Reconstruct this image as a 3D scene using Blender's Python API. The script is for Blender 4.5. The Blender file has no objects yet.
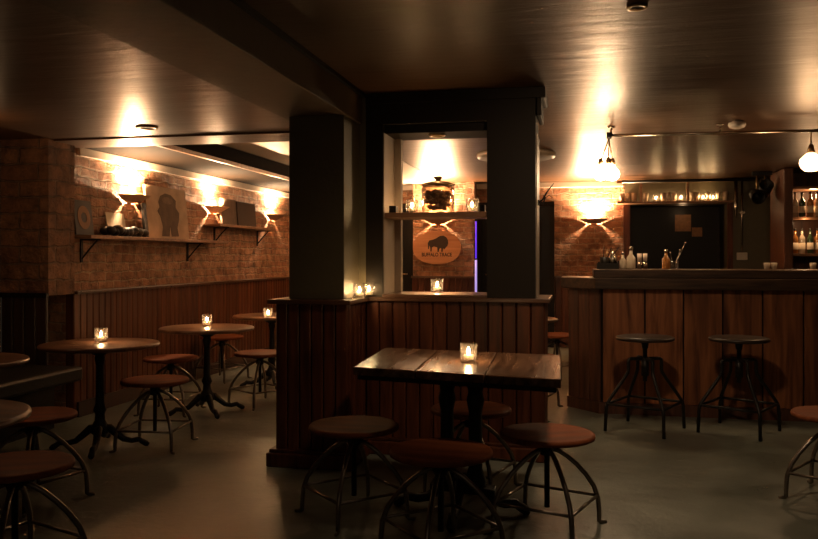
import bpy, bmesh, math, random
from mathutils import Vector, Matrix
random.seed(7)
C = bpy.context.scene.collection
PI = math.pi
R0 = math.radians
H = 1.27; F = 800.0; HY = 257.0; TH = math.radians(12)
CT, ST = math.cos(TH), math.sin(TH)

def on_z(px, py, z):                      # point of a horizontal plane
    d = (H - z) * F / (py - HY); xc = (px - 409) / F * d
    return Vector((xc*CT - d*ST, xc*ST + d*CT, z))
def x_at(px, Y):                          # X on a plane Y = const
    r = (px - 409) / F; d = Y / (r*ST + CT); return d*(r*CT - ST)
def y_at(px, X):                          # Y on a plane X = const
    r = (px - 409) / F; d = X / (r*CT - ST); return d*(r*ST + CT)
def z_at(py, X, Y):
    d = Y*CT - X*ST; return H - (py - HY)*d/F

# ------------------------------------------------------------ materials
MATS = {}
def nt(name):
    m = bpy.data.materials.new(name); m.use_nodes = True
    n = m.node_tree; b = n.nodes['Principled BSDF']; MATS[name] = m
    return m, n, b
def N(n, t, **kw):
    x = n.nodes.new(t)
    for k, v in kw.items(): setattr(x, k, v)
    return x
def plain(name, col, rough=.5, metal=0, spec=.5, noise=.15, nscale=12, bump=.0, bscale=60):
    m, n, b = nt(name)
    tc = N(n, 'ShaderNodeTexCoord'); no = N(n, 'ShaderNodeTexNoise'); no.inputs['Scale'].default_value = nscale
    no.inputs['Detail'].default_value = 5
    n.links.new(tc.outputs['Object'], no.inputs['Vector'])
    mx = N(n, 'ShaderNodeMix', data_type='RGBA')
    mx.inputs[6].default_value = (*[c*(1-noise) for c in col], 1); mx.inputs[7].default_value = (*[min(1, c*(1+noise)) for c in col], 1)
    n.links.new(no.outputs['Fac'], mx.inputs[0]); n.links.new(mx.outputs[2], b.inputs['Base Color'])
    b.inputs['Roughness'].default_value = rough; b.inputs['Metallic'].default_value = metal
    b.inputs['Specular IOR Level'].default_value = spec
    if bump:
        n2 = N(n, 'ShaderNodeTexNoise'); n2.inputs['Scale'].default_value = bscale; n2.inputs['Detail'].default_value = 4
        n.links.new(tc.outputs['Object'], n2.inputs['Vector'])
        bp = N(n, 'ShaderNodeBump'); bp.inputs['Strength'].default_value = bump; bp.inputs['Distance'].default_value = .01
        n.links.new(n2.outputs['Fac'], bp.inputs['Height']); n.links.new(bp.outputs[0], b.inputs['Normal'])
    return m
def wood(name, c1, c2, rough=.4, axis='Z', island=.35, scale=1.0, bump=.25, spec=.5, clear=0):
    m, n, b = nt(name)
    tc = N(n, 'ShaderNodeTexCoord'); mp = N(n, 'ShaderNodeMapping')
    s = {'X': (1.2, 14, 14), 'Y': (14, 1.2, 14), 'Z': (14, 14, 1.2)}[axis]
    mp.inputs['Scale'].default_value = [v*scale for v in s]
    geo = N(n, 'ShaderNodeNewGeometry')
    add = N(n, 'ShaderNodeVectorMath', operation='MULTIPLY_ADD')
    add.inputs[1].default_value = (1, 1, 1)
    sc = N(n, 'ShaderNodeVectorMath', operation='SCALE'); sc.inputs[0].default_value = (7, 5, 9)
    n.links.new(geo.outputs['Random Per Island'], sc.inputs['Scale'])
    n.links.new(tc.outputs['Object'], add.inputs[0]); n.links.new(sc.outputs[0], add.inputs[2])
    n.links.new(add.outputs[0], mp.inputs['Vector'])
    no = N(n, 'ShaderNodeTexNoise'); no.inputs['Scale'].default_value = 1.6; no.inputs['Detail'].default_value = 8
    no.inputs['Distortion'].default_value = .6
    n.links.new(mp.outputs[0], no.inputs['Vector'])
    cr = N(n, 'ShaderNodeValToRGB'); cr.color_ramp.elements[0].position = .32; cr.color_ramp.elements[1].position = .7
    cr.color_ramp.elements[0].color = (*c1, 1); cr.color_ramp.elements[1].color = (*c2, 1)
    n.links.new(no.outputs['Fac'], cr.inputs['Fac'])
    # board to board variation
    mr = N(n, 'ShaderNodeMapRange'); mr.inputs['To Min'].default_value = 1-island; mr.inputs['To Max'].default_value = 1+island
    n.links.new(geo.outputs['Random Per Island'], mr.inputs['Value'])
    hv = N(n, 'ShaderNodeHueSaturation'); n.links.new(mr.outputs[0], hv.inputs['Value']); n.links.new(cr.outputs[0], hv.inputs['Color'])
    n.links.new(hv.outputs[0], b.inputs['Base Color'])
    rr = N(n, 'ShaderNodeMapRange'); rr.inputs['To Min'].default_value = rough*.75; rr.inputs['To Max'].default_value = rough*1.3
    n.links.new(no.outputs['Fac'], rr.inputs['Value']); n.links.new(rr.outputs[0], b.inputs['Roughness'])
    b.inputs['Specular IOR Level'].default_value = spec
    bp = N(n, 'ShaderNodeBump'); bp.inputs['Strength'].default_value = bump; bp.inputs['Distance'].default_value = .004
    n.links.new(no.outputs['Fac'], bp.inputs['Height']); n.links.new(bp.outputs[0], b.inputs['Normal'])
    return m
def brick(name, c1, c2, mortar, bw=.235, rh=.078):
    m, n, b = nt(name)
    tc = N(n, 'ShaderNodeTexCoord'); sp = N(n, 'ShaderNodeSeparateXYZ'); n.links.new(tc.outputs['Object'], sp.inputs[0])
    ad = N(n, 'ShaderNodeMath', operation='ADD'); n.links.new(sp.outputs[0], ad.inputs[0]); n.links.new(sp.outputs[1], ad.inputs[1])
    cb = N(n, 'ShaderNodeCombineXYZ'); n.links.new(ad.outputs[0], cb.inputs[0]); n.links.new(sp.outputs[2], cb.inputs[1])
    wn = N(n, 'ShaderNodeTexNoise'); wn.inputs['Scale'].default_value = 7; wn.inputs['Detail'].default_value = 3
    n.links.new(tc.outputs['Object'], wn.inputs['Vector'])
    wa = N(n, 'ShaderNodeVectorMath', operation='SCALE'); wa.inputs['Scale'].default_value = .055
    n.links.new(wn.outputs['Color'], wa.inputs[0])
    wv = N(n, 'ShaderNodeVectorMath', operation='ADD'); n.links.new(cb.outputs[0], wv.inputs[0]); n.links.new(wa.outputs[0], wv.inputs[1])
    bt = N(n, 'ShaderNodeTexBrick'); bt.inputs['Scale'].default_value = 1
    bt.inputs['Brick Width'].default_value = bw; bt.inputs['Row Height'].default_value = rh
    bt.inputs['Mortar Size'].default_value = .009; bt.inputs['Mortar Smooth'].default_value = .5
    bt.inputs['Color1'].default_value = (*c1, 1); bt.inputs['Color2'].default_value = (*c2, 1); bt.inputs['Mortar'].default_value = (*mortar, 1)
    n.links.new(wv.outputs[0], bt.inputs['Vector'])
    no = N(n, 'ShaderNodeTexNoise'); no.inputs['Scale'].default_value = 9; no.inputs['Detail'].default_value = 8; no.inputs['Roughness'].default_value = .65
    n.links.new(tc.outputs['Object'], no.inputs['Vector'])
    mr = N(n, 'ShaderNodeMapRange'); mr.inputs['From Min'].default_value = .3; mr.inputs['From Max'].default_value = .7
    mr.inputs['To Min'].default_value = .35; mr.inputs['To Max'].default_value = 1.45
    n.links.new(no.outputs['Fac'], mr.inputs['Value'])
    hv = N(n, 'ShaderNodeHueSaturation'); n.links.new(bt.outputs['Color'], hv.inputs['Color']); n.links.new(mr.outputs[0], hv.inputs['Value'])
    n.links.new(hv.outputs[0], b.inputs['Base Color']); b.inputs['Roughness'].default_value = .75
    inv = N(n, 'ShaderNodeMath', operation='MULTIPLY_ADD'); inv.inputs[1].default_value = -1.0; inv.inputs[2].default_value = 1.0
    n.links.new(bt.outputs['Fac'], inv.inputs[0])
    ad2 = N(n, 'ShaderNodeMath', operation='MULTIPLY_ADD'); ad2.inputs[1].default_value = 1.7
    n.links.new(no.outputs['Fac'], ad2.inputs[0]); n.links.new(inv.outputs[0], ad2.inputs[2])
    bp = N(n, 'ShaderNodeBump'); bp.inputs['Strength'].default_value = 1.0; bp.inputs['Distance'].default_value = .024
    n.links.new(ad2.outputs[0], bp.inputs['Height']); n.links.new(bp.outputs[0], b.inputs['Normal'])
    return m
def ceiling_mat(name, col, rough, dist):
    m, n, b = nt(name)
    tc = N(n, 'ShaderNodeTexCoord'); mp = N(n, 'ShaderNodeMapping'); mp.inputs['Scale'].default_value = (.8, 3.6, 1)
    n.links.new(tc.outputs['Object'], mp.inputs['Vector'])
    no = N(n, 'ShaderNodeTexNoise'); no.inputs['Scale'].default_value = 2.2; no.inputs['Detail'].default_value = 7; no.inputs['Roughness'].default_value = .6
    no.inputs['Distortion'].default_value = .4
    n.links.new(mp.outputs[0], no.inputs['Vector'])
    b.inputs['Base Color'].default_value = (*col, 1)
    n2 = N(n, 'ShaderNodeTexNoise'); n2.inputs['Scale'].default_value = 1.3; n2.inputs['Detail'].default_value = 4
    n.links.new(tc.outputs['Object'], n2.inputs['Vector'])
    mx = N(n, 'ShaderNodeMix', data_type='RGBA'); mx.inputs[6].default_value = (*[c*.7 for c in col], 1); mx.inputs[7].default_value = (*[c*1.3 for c in col], 1)
    n.links.new(n2.outputs['Fac'], mx.inputs[0]); n.links.new(mx.outputs[2], b.inputs['Base Color'])
    rr = N(n, 'ShaderNodeMapRange'); rr.inputs['To Min'].default_value = rough*.8; rr.inputs['To Max'].default_value = rough*1.25
    n.links.new(n2.outputs['Fac'], rr.inputs['Value']); n.links.new(rr.outputs[0], b.inputs['Roughness'])
    b.inputs['Specular IOR Level'].default_value = .55; b.inputs['Specular Tint'].default_value = (1, .64, .38, 1)
    bp = N(n, 'ShaderNodeBump'); bp.inputs['Strength'].default_value = .4; bp.inputs['Distance'].default_value = dist
    n.links.new(no.outputs['Fac'], bp.inputs['Height']); n.links.new(bp.outputs[0], b.inputs['Normal'])
    return m
def floor_mat():
    m, n, b = nt('painted_concrete')
    tc = N(n, 'ShaderNodeTexCoord')
    a = N(n, 'ShaderNodeTexNoise'); a.inputs['Scale'].default_value = 1.4; a.inputs['Detail'].default_value = 9; a.inputs['Roughness'].default_value = .62
    n.links.new(tc.outputs['Object'], a.inputs['Vector'])
    cr = N(n, 'ShaderNodeValToRGB'); cr.color_ramp.elements[0].position = .35; cr.color_ramp.elements[1].position = .68
    cr.color_ramp.elements[0].color = (.095, .105, .082, 1); cr.color_ramp.elements[1].color = (.21, .225, .185, 1)
    n.links.new(a.outputs['Fac'], cr.inputs['Fac']); n.links.new(cr.outputs[0], b.inputs['Base Color'])
    rr = N(n, 'ShaderNodeMapRange'); rr.inputs['To Min'].default_value = .15; rr.inputs['To Max'].default_value = .55
    n.links.new(a.outputs['Fac'], rr.inputs['Value']); n.links.new(rr.outputs[0], b.inputs['Roughness'])
    c = N(n, 'ShaderNodeTexNoise'); c.inputs['Scale'].default_value = 7; c.inputs['Detail'].default_value = 9; c.inputs['Roughness'].default_value = .6
    n.links.new(tc.outputs['Object'], c.inputs['Vector'])
    bp = N(n, 'ShaderNodeBump'); bp.inputs['Strength'].default_value = .4; bp.inputs['Distance'].default_value = .012
    n.links.new(c.outputs['Fac'], bp.inputs['Height']); n.links.new(bp.outputs[0], b.inputs['Normal'])
    return m
def glass_mat(name, tint=(1, 1, 1), refl=.16, frost=.02):
    m = bpy.data.materials.new(name); m.use_nodes = True; n = m.node_tree; n.nodes.clear(); MATS[name] = m
    o = N(n, 'ShaderNodeOutputMaterial'); tr = N(n, 'ShaderNodeBsdfTransparent'); gl = N(n, 'ShaderNodeBsdfGlossy')
    tr.inputs[0].default_value = (*tint, 1); gl.inputs['Roughness'].default_value = .08
    lw = N(n, 'ShaderNodeLayerWeight'); lw.inputs['Blend'].default_value = refl
    tl = N(n, 'ShaderNodeBsdfTranslucent'); tl.inputs[0].default_value = (.9, .8, .7, 1); m0 = N(n, 'ShaderNodeMixShader'); m0.inputs[0].default_value = frost
    n.links.new(tr.outputs[0], m0.inputs[1]); n.links.new(tl.outputs[0], m0.inputs[2])
    mx = N(n, 'ShaderNodeMixShader'); n.links.new(lw.outputs['Facing'], mx.inputs[0])
    n.links.new(m0.outputs[0], mx.inputs[1]); n.links.new(gl.outputs[0], mx.inputs[2]); n.links.new(mx.outputs[0], o.inputs[0])
    return m
def emit(name, col, st):
    m, n, b = nt(name)
    b.inputs['Base Color'].default_value = (*col, 1); b.inputs['Emission Color'].default_value = (*col, 1)
    b.inputs['Emission Strength'].default_value = st
    return m

WARM = (1.0, .60, .30)
M_ceil = ceiling_mat('glossy_brown_ceiling_paint', (.062, .029, .014), .37, .014)
M_ceil2 = ceiling_mat('glossy_brown_soffit_paint', (.062, .029, .014), .37, .014)
M_floor = floor_mat()
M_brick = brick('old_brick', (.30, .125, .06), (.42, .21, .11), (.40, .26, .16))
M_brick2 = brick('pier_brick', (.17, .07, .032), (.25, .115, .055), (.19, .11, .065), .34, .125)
M_olive = plain('dark_olive_paint', (.10, .08, .042), .5, noise=.1, bump=.15, bscale=40)
M_dark = plain('near_black_paint', (.012, .008, .0045), .6, spec=.2)
M_black = plain('black_gloss', (.007, .005, .003), .45, spec=.25)
M_cream = plain('taupe_paint', (.22, .16, .11), .5)
M_bead = wood('mahogany_beadboard', (.040, .011, .004), (.12, .035, .013), .42, 'Z', .3, 1, .3, spec=.3)
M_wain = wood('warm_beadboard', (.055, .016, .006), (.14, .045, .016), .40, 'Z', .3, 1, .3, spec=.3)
M_darkwain = wood('dark_brown_boards', (.018, .008, .004), (.045, .018, .009), .5, 'Z', .3)  # plain dark brown boards
M_plank = wood('bar_front_planks', (.10, .032, .012), (.42, .155, .058), .45, 'Z', .38, .8, .4, spec=.35)
M_barred = wood('bar_corner_boards', (.05, .018, .008), (.14, .05, .021), .45, 'Z', .25)
M_counter = wood('counter_oak', (.028, .015, .007), (.10, .052, .025), .45, 'X', .1, 1.2, .5, spec=.35)
M_cap = wood('cap_rail_wood', (.05, .02, .01), (.11, .05, .025), .3, 'X', .1)
M_tabletop = wood('worn_plank_tabletop', (.05, .024, .012), (.27, .135, .07), .25, 'Y', .25, 1.1, .2)
M_round = wood('round_top_wood', (.09, .035, .016), (.24, .11, .055), .30, 'X', .1, .8, .3)
M_seat = wood('seat_wood', (.11, .028, .010), (.26, .075, .026), .65, 'X', .1, .8, .3, spec=.15)
M_seatd = wood('bar_seat_wood', (.02, .012, .008), (.05, .03, .018), .4, 'X', .1, .8, .3)
M_shelf = wood('shelf_board', (.14, .065, .03), (.30, .15, .075), .4, 'X', .1)
M_steel = plain('dark_worn_steel', (.24, .20, .165), .30, .9, noise=.4, nscale=30)
M_iron = plain('cast_iron', (.02, .018, .016), .42, .6, noise=.3, nscale=40, bump=.2)
M_brass = plain('aged_brass', (.30, .19, .09), .35, .9)
M_chrome = plain('chrome_pipe', (.45, .38, .30), .25, 1)
M_plaster = plain('white_plaster', (.62, .52, .42), .7)
M_sconce = plain('brick_coloured_plaster', (.36, .20, .11), .7)
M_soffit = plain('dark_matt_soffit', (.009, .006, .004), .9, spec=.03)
M_litceil = plain('painted_ceiling_glow', (.45, .36, .27), .45)  # cream tone paints the wall lamps' glow into the ceiling colour
M_face = plain('faded_mid_brown_paint', (.17, .11, .07), .8, noise=.6, nscale=20)
M_beam = plain('brown_beam_paint', (.085, .055, .03), .5, noise=.2, spec=.35, bump=.15, bscale=20)
M_leather = plain('black_leather', (.022, .019, .014), .38, bump=.2, bscale=80)
M_glass = glass_mat('clear_glass')
M_jar = glass_mat('jar_glass', (.95, .9, .82), .3)
M_wax = plain('wax', (.75, .62, .42), .5)
M_flame = emit('candle_flame', (1.0, .66, .30), 180)
M_globe = emit('lamp_globe_glow', (1.0, .72, .42), 26)
M_globe2 = emit('lamp_globe_soft_glow', (1.0, .62, .33), 3.2)
M_paper = plain('cream_paper', (.7, .58, .42), .8)
M_purple = emit('purple_neon', (.13, .04, .8), .6)
M_lilac = emit('lilac_neon', (.42, .33, .80), .55)
M_tan = plain('tan_ring_print', (.32, .17, .09), .7)
M_slate = plain('slate_print', (.05, .045, .04), .6)
M_canvas = plain('stained_canvas', (.42, .29, .19), .8, noise=.4, nscale=9)
M_figure = plain('faded_brown_paint', (.11, .07, .045), .8, noise=.5, nscale=14)
M_ink = plain('burnt_ink', (.03, .015, .008), .7)
M_signwood = wood('sign_wood', (.50, .20, .08), (.70, .33, .15), .5, 'X', .05, .6, .2)
M_contents = plain('dried_brown_contents', (.15, .065, .03), .8, noise=.7, nscale=40, bump=1, bscale=50)
M_amber = plain('amber_bottle_glass', (.30, .12, .03), .12, spec=.8)
M_clearb = plain('pale_bottle_glass', (.45, .36, .26), .12, spec=.8)
M_greenb = plain('dark_green_bottle_glass', (.03, .05, .02), .12, spec=.8)
M_poster = plain('orange_poster', (.25, .11, .04), .6, noise=.6, nscale=25)
M_white = plain('white_plastic', (.55, .48, .4), .5)

# ------------------------------------------------------------ mesh building
class MB:
    def __init__(s): s.b = bmesh.new()
    def box(s, x0, x1, y0, y1, z0, z1, bev=0):
        t = bmesh.new()
        bmesh.ops.create_cube(t, size=1)
        for v in t.verts:
            v.co = Vector(((x0+x1)/2+v.co.x*(x1-x0), (y0+y1)/2+v.co.y*(y1-y0), (z0+z1)/2+v.co.z*(z1-z0)))
        if bev: bmesh.ops.bevel(t, geom=t.edges[:], offset=bev, segments=2, affect='EDGES', profile=.5)
        s.merge(t); return s
    def merge(s, t, mat=None):
        if mat: bmesh.ops.transform(t, matrix=mat, verts=t.verts[:])
        me = bpy.data.meshes.new('t'); t.to_mesh(me); t.free(); s.b.from_mesh(me); bpy.data.meshes.remove(me)
    def prism(s, pts, z0, z1, bev=0):                # outline in x,y
        t = bmesh.new(); vs = [t.verts.new((x, y, z0)) for x, y in pts]
        f = t.faces.new(vs); r = bmesh.ops.extrude_face_region(t, geom=[f])
        for v in r['geom']:
            if isinstance(v, bmesh.types.BMVert): v.co.z = z1
        bmesh.ops.recalc_face_normals(t, faces=t.faces[:])
        if bev: bmesh.ops.bevel(t, geom=t.edges[:], offset=bev, segments=2, affect='EDGES', profile=.5)
        s.merge(t); return s
    def prism_m(s, pts, depth, mat):                 # outline in local x,y extruded along local z, then placed
        q = MB().prism(pts, 0, depth); s.merge(q.b, mat); return s
    def lathe(s, prof, c=(0, 0, 0), seg=32, mat=None):
        t = bmesh.new(); rings = []
        for r, z in prof:
            if r < 1e-5: rings.append([t.verts.new((0, 0, z))])
            else: rings.append([t.verts.new((r*math.cos(2*PI*k/seg), r*math.sin(2*PI*k/seg), z)) for k in range(seg)])
        for a, b in zip(rings, rings[1:]):
            for k in range(seg):
                k2 = (k+1) % seg
                if len(a) == 1 and len(b) == 1: continue
                if len(a) == 1: t.faces.new((a[0], b[k], b[k2]))
                elif len(b) == 1: t.faces.new((a[k], b[0], a[k2]))
                else: t.faces.new((a[k], b[k], b[k2], a[k2]))
        bmesh.ops.recalc_face_normals(t, faces=t.faces[:])
        for f in t.faces: f.smooth = True
        M = Matrix.Translation(c) @ (mat or Matrix())
        s.merge(t, M); return s
    def tube(s, pts, r, seg=10, close=False):
        pts = [Vector(p) for p in pts]; n = len(pts); rs = r if isinstance(r, (list, tuple)) else [r]*n
        t = bmesh.new(); rings = []; up = None
        for i, p in enumerate(pts):
            if close: tg = (pts[(i+1) % n]-pts[i-1]).normalized()
            else: tg = (pts[min(i+1, n-1)]-pts[max(i-1, 0)]).normalized()
            if up is None: up = Vector((0, 0, 1)) if abs(tg.z) < .9 else Vector((1, 0, 0))
            a = tg.cross(up).normalized(); b2 = a.cross(tg).normalized(); up = b2
            rings.append([t.verts.new(p+(a*math.cos(2*PI*k/seg)+b2*math.sin(2*PI*k/seg))*rs[i]) for k in range(seg)])
        rng = range(n) if close else range(n-1)
        for i in rng:
            A, B = rings[i], rings[(i+1) % n]
            for k in range(seg): t.faces.new((A[k], A[(k+1) % seg], B[(k+1) % seg], B[k]))
        if not close:
            t.faces.new(rings[0]); t.faces.new(rings[-1])
        bmesh.ops.recalc_face_normals(t, faces=t.faces[:])
        for f in t.faces:
            if len(f.verts) == 4: f.smooth = True
        s.merge(t); return s
    def sphere(s, c, r, sc=(1, 1, 1), seg=20):
        t = bmesh.new(); bmesh.ops.create_uvsphere(t, u_segments=seg, v_segments=seg//2+2, radius=r)
        for f in t.faces: f.smooth = True
        s.merge(t, Matrix.Translation(c) @ Matrix.Diagonal((*sc, 1))); return s
    def build(s, name, mat, parent=None, kind=None, loc=None):
        me = bpy.data.meshes.new(name); s.b.to_mesh(me); s.b.free()
        o = bpy.data.objects.new(name, me); C.objects.link(o); me.materials.append(mat)
        if parent: o.parent = parent
        if kind: o['kind'] = kind
        if loc: o.location = loc
        return o
def thing(name, label, cat, loc=(0, 0, 0), rz=0, group=None):
    o = bpy.data.objects.new(name, None); C.objects.link(o); o.empty_display_size = .05
    o.location = loc; o.rotation_euler = (0, 0, rz); o['label'] = label; o['category'] = cat
    if group: o['group'] = group
    return o
def tag(o, label, cat, group=None):
    o['label'] = label; o['category'] = cat
    if group: o['group'] = group
    return o
def dup(root, loc, rz, label, group=None):
    r = root.copy(); C.objects.link(r); r.location = loc; r.rotation_euler = (0, 0, rz); r['label'] = label
    if group: r['group'] = group
    for ch in list(root.children):
        c = ch.copy(); C.objects.link(c); c.parent = r
        for g in ch.children:
            d = g.copy(); C.objects.link(d); d.parent = c
    return r
def struct(name, mb, m, parent=None): return mb.build(name, m, parent, None if parent else 'structure')
def light(name, kind, loc, energy, col=WARM, size=.03, parent=None, rot=None, spot=None, blend=.6):
    l = bpy.data.lights.new(name, kind); l.energy = energy; l.color = col
    if kind in ('POINT', 'SPOT'): l.shadow_soft_size = size
    if kind == 'AREA': l.size = size
    if kind == 'SPOT': l.spot_size = spot; l.spot_blend = blend
    o = bpy.data.objects.new(name, l); C.objects.link(o); o.location = loc
    if rot: o.rotation_euler = rot
    if parent: o.parent = parent
    return o
def boards(p0, p1, z0, z1, w, th=.018, gap=.004, nrm=None):
    """vertical boards from p0 to p1 (x,y), front face thickness th outward along nrm"""
    p0 = Vector((*p0, 0)); p1 = Vector((*p1, 0)); L = (p1-p0).length; t = (p1-p0)/L
    nrm = Vector((*nrm, 0)).normalized(); k = max(1, round(L/w)); w = L/k; mb = MB()
    R = Matrix(((t.x, nrm.x, 0, p0.x), (t.y, nrm.y, 0, p0.y), (0, 0, 1, 0), (0, 0, 0, 1)))
    for i in range(k):
        q = bmesh.new(); a = i*w+gap/2; b = (i+1)*w-gap/2; c = .006
        vs = [q.verts.new(v) for v in ((a, 0, z0), (a, th-c, z0), (a+c, th, z0), (b-c, th, z0), (b, th-c, z0), (b, 0, z0))]
        f = q.faces.new(vs); r = bmesh.ops.extrude_face_region(q, geom=[f])
        for v in r['geom']:
            if isinstance(v, bmesh.types.BMVert): v.co.z = z1
        bmesh.ops.recalc_face_normals(q, faces=q.faces[:])
        mb.merge(q, R)
    bmesh.ops.recalc_face_normals(mb.b, faces=mb.b.faces[:])
    return mb

# ------------------------------------------------------------ room shell
CZ = 2.33; LZ = 2.16; FY = 11.5
struct('floor', MB().box(-4.5, 3.7, -2.6, FY+.8, -.1, 0), M_floor)
struct('ceiling', MB().box(-4.5, 3.7, -2.6, FY+.8, CZ, CZ+.1), M_ceil)
struct('ceiling_low', MB().box(-4.4, -1.80, -2.5, 5.36, LZ, CZ-.002), M_ceil2)
struct('trim_1', MB().box(-4.4, -1.381, 5.362, 5.76, LZ-.012, CZ-.002, .004), M_ceil2)            # cross beam
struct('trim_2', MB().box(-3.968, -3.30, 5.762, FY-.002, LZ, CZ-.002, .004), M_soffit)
struct('trim_17', MB().box(-3.969, -3.94, 5.77, FY-.002, 2.09, LZ-.002, .004), M_plaster)
struct('trim_18', MB().box(-3.93, .60, FY-.035, FY-.001, 2.25, CZ-.002, .004), M_plaster)
struct('ceiling_painted_glow', MB().box(-3.26, -1.9, 5.78, FY-.04, CZ-.008, CZ-.002), M_litceil)               # pale sheet painting in the lit ceiling beside the soffit
struct('trim_3', MB().box(-3.298, -3.27, 5.762, FY-.002, LZ-.005, LZ+.03), M_shelf)               # light bead on its edge
struct('trim_4', MB().box(-1.80, -1.38, -2.5, 5.358, 2.135, CZ-.002, .004), M_beam)               # long beam
struct('trim_5', MB().box(-1.378, -1.355, -2.5, 5.03, CZ-.025, CZ-.002), M_black)               # dark line where beam meets ceiling
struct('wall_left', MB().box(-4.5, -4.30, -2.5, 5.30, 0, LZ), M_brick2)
struct('wall_rear', MB().box(-4.5, 3.7, -2.7, -2.5, 0, CZ), M_olive)
struct('wall_right', MB().box(3.6, 3.8, -2.5, FY+.8, 0, CZ), M_olive)
struct('wall_left_brick', MB().box(-4.15, -3.97, 5.62, FY, .0, CZ), M_brick)
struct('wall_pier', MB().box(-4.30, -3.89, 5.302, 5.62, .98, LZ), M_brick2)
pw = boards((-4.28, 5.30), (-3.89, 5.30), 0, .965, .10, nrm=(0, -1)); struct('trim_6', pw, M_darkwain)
struct('trim_7', MB().box(-4.29, -3.885, 5.27, 5.3, .965, 1.0), M_black)
struct('wall_left_panel', boards((-3.969, FY-.05), (-3.969, 5.62), .0, .975, .085, .075, nrm=(1, 0)), M_wain)
struct('trim_8', MB().box(-3.969, -3.865, 5.625, FY-.05, .975, 1.0, .004), M_cap)
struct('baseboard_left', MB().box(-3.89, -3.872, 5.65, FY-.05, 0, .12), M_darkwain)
# far wall: brick to the bar, dark paint behind the bar
struct('wall_far', MB().box(-4.0, .62, FY, FY+.2, 0, CZ), M_brick)
hx0, hx1 = x_at(630, FY), x_at(727, FY)
w2 = MB().box(.62, hx0, FY, FY+.2, 0, CZ).box(hx1, 3.6, FY, FY+.2, 0, CZ).box(hx0, hx1, FY, FY+.2, 1.99, CZ).box(hx0, hx1, FY, FY+.2, 0, .9)
struct('wall_bar', w2, M_olive)
struct('wall_hatch', MB().box(hx0, hx1, FY+.6, FY+.62, .9, 1.99).box(hx0-.02, hx0, FY+.2, FY+.62, .9, 1.99).box(hx1, hx1+.02, FY+.2, FY+.62, .9, 1.99).box(hx0, hx1, FY+.2, FY+.62, 1.99, 2.01).box(hx0, hx1, FY+.2, FY+.62, .88, .9), M_black)
struct('trim_9', MB().box(hx0-.09, hx0, FY-.04, FY, .9, 2.0).box(hx1, hx1+.07, FY-.04, FY, .9, 2.0), M_bead)
struct('wall_far_panel', boards((-.33, FY), (hx0-.1, FY), 0, .975, .09, nrm=(0, -1)), M_wain)
struct('trim_10', MB().box(-.34, hx0-.1, FY-.05, FY, .975, 1.0), M_cap)
struct('wall_far_left_panel', boards((-3.86, FY), (-2.98, FY), 0, .975, .09, nrm=(0, -1)), M_wain)
# sign pier with wainscot
px0, px1 = x_at(413, 11.2), x_at(474, 11.2)
struct('wall_sign_pier', MB().box(px0, px1, 11.2, FY, 0, CZ), M_brick)
struct('trim_11', boards((px0-.01, 11.2), (px1+.01, 11.2), 0, .97, .09, nrm=(0, -1)), M_bead)
struct('trim_12', MB().box(px0-.02, px1+.02, 11.15, 11.2, .97, 1.0), M_cap)
# doors
def door(n, x0, x1, hside):
    f = struct('door_%d' % n, MB().box(x0, x1, FY-.06, FY-.02, 0, 1.98, .004), M_black)
    struct('door_panel', MB().box(x0+.12, x1-.12, FY-.075, FY-.06, 1.15, 1.80, .01), M_dark, f)
    struct('door_panel', MB().box(x0+.12, x1-.12, FY-.075, FY-.06, .25, .95, .01), M_dark, f)
    hxx = x0+.07 if hside < 0 else x1-.07
    struct('door_handle', MB().tube([(hxx, FY-.06, 1.02), (hxx, FY-.11, 1.02), (hxx-.1*hside, FY-.11, 1.02)], .011), M_brass, f)
    struct('door_frame', MB().box(x0-.06, x0, FY-.09, FY, 0, 2.0).box(x1, x1+.06, FY-.09, FY, 0, 2.0).box(x0-.06, x1+.06, FY-.09, FY, 1.98, 2.05), M_dark, f)
door(1, -2.92, px0-.07, 1)
door(2, px1+.07, -.40, -1)
# ------------------------------------------------------------ island: boarded base, columns, open frame
BX0, BX1, BY0 = -1.81, -1.356, 4.60
RX1, RY = -.207, 5.03
struct('wall_island', MB().box(BX0+.02, BX1-.02, BY0+.02, 5.50, 0, 1.0).box(BX1-.02, RX1-.02, RY+.02, 5.50, 0, 1.0), M_dark)
struct('wall_island_panel', boards((BX0, BY0+.02), (BX1, BY0+.02), .1, .985, .075, .02, .005, (0, -1)), M_bead)
struct('wall_island_side_panel', boards((BX1-.02, BY0+.02), (BX1-.02, RY), .1, .985, .075, .02, .005, (1, 0)), M_bead)
struct('wall_island_front_panel', boards((BX1, RY+.02), (RX1, RY+.02), .1, .985, .09, .02, .005, (0, -1)), M_bead)
struct('wall_island_end_panel', boards((RX1-.02, RY+.02), (RX1-.02, 5.50), .1, .985, .09, .02, .005, (1, 0)), M_bead)
struct('wall_island_left_panel', boards((BX0+.02, BY0+.02), (BX0+.02, 5.50), .1, .985, .09, .02, .005, (-1, 0)), M_bead)
struct('trim_13', MB().prism([(BX0-.04, BY0-.04), (BX1+.03, BY0-.04), (BX1+.03, RY-.03), (RX1+.03, RY-.03), (RX1+.03, 5.54), (BX0-.04, 5.54)], .985, 1.012, .005), M_cap)
struct('baseboard_island', MB().prism([(BX0-.045, BY0-.045), (BX1+.04, BY0-.045), (BX1+.04, RY-.04), (RX1+.03, RY-.04), (RX1+.03, 5.53), (BX0-.045, 5.53)], 0, .085, .008)
       .prism([(BX0-.03, BY0-.03), (BX1+.025, BY0-.03), (BX1+.025, RY-.025), (RX1+.02, RY-.025), (RX1+.02, 5.52), (BX0-.03, 5.52)], .085, .105, .005), M_bead)
struct('wall_column', MB().box(x_at(289, 4.68), x_at(344, 4.68), 4.68, 5.03, 1.012, 2.139, .004), M_olive)
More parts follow.
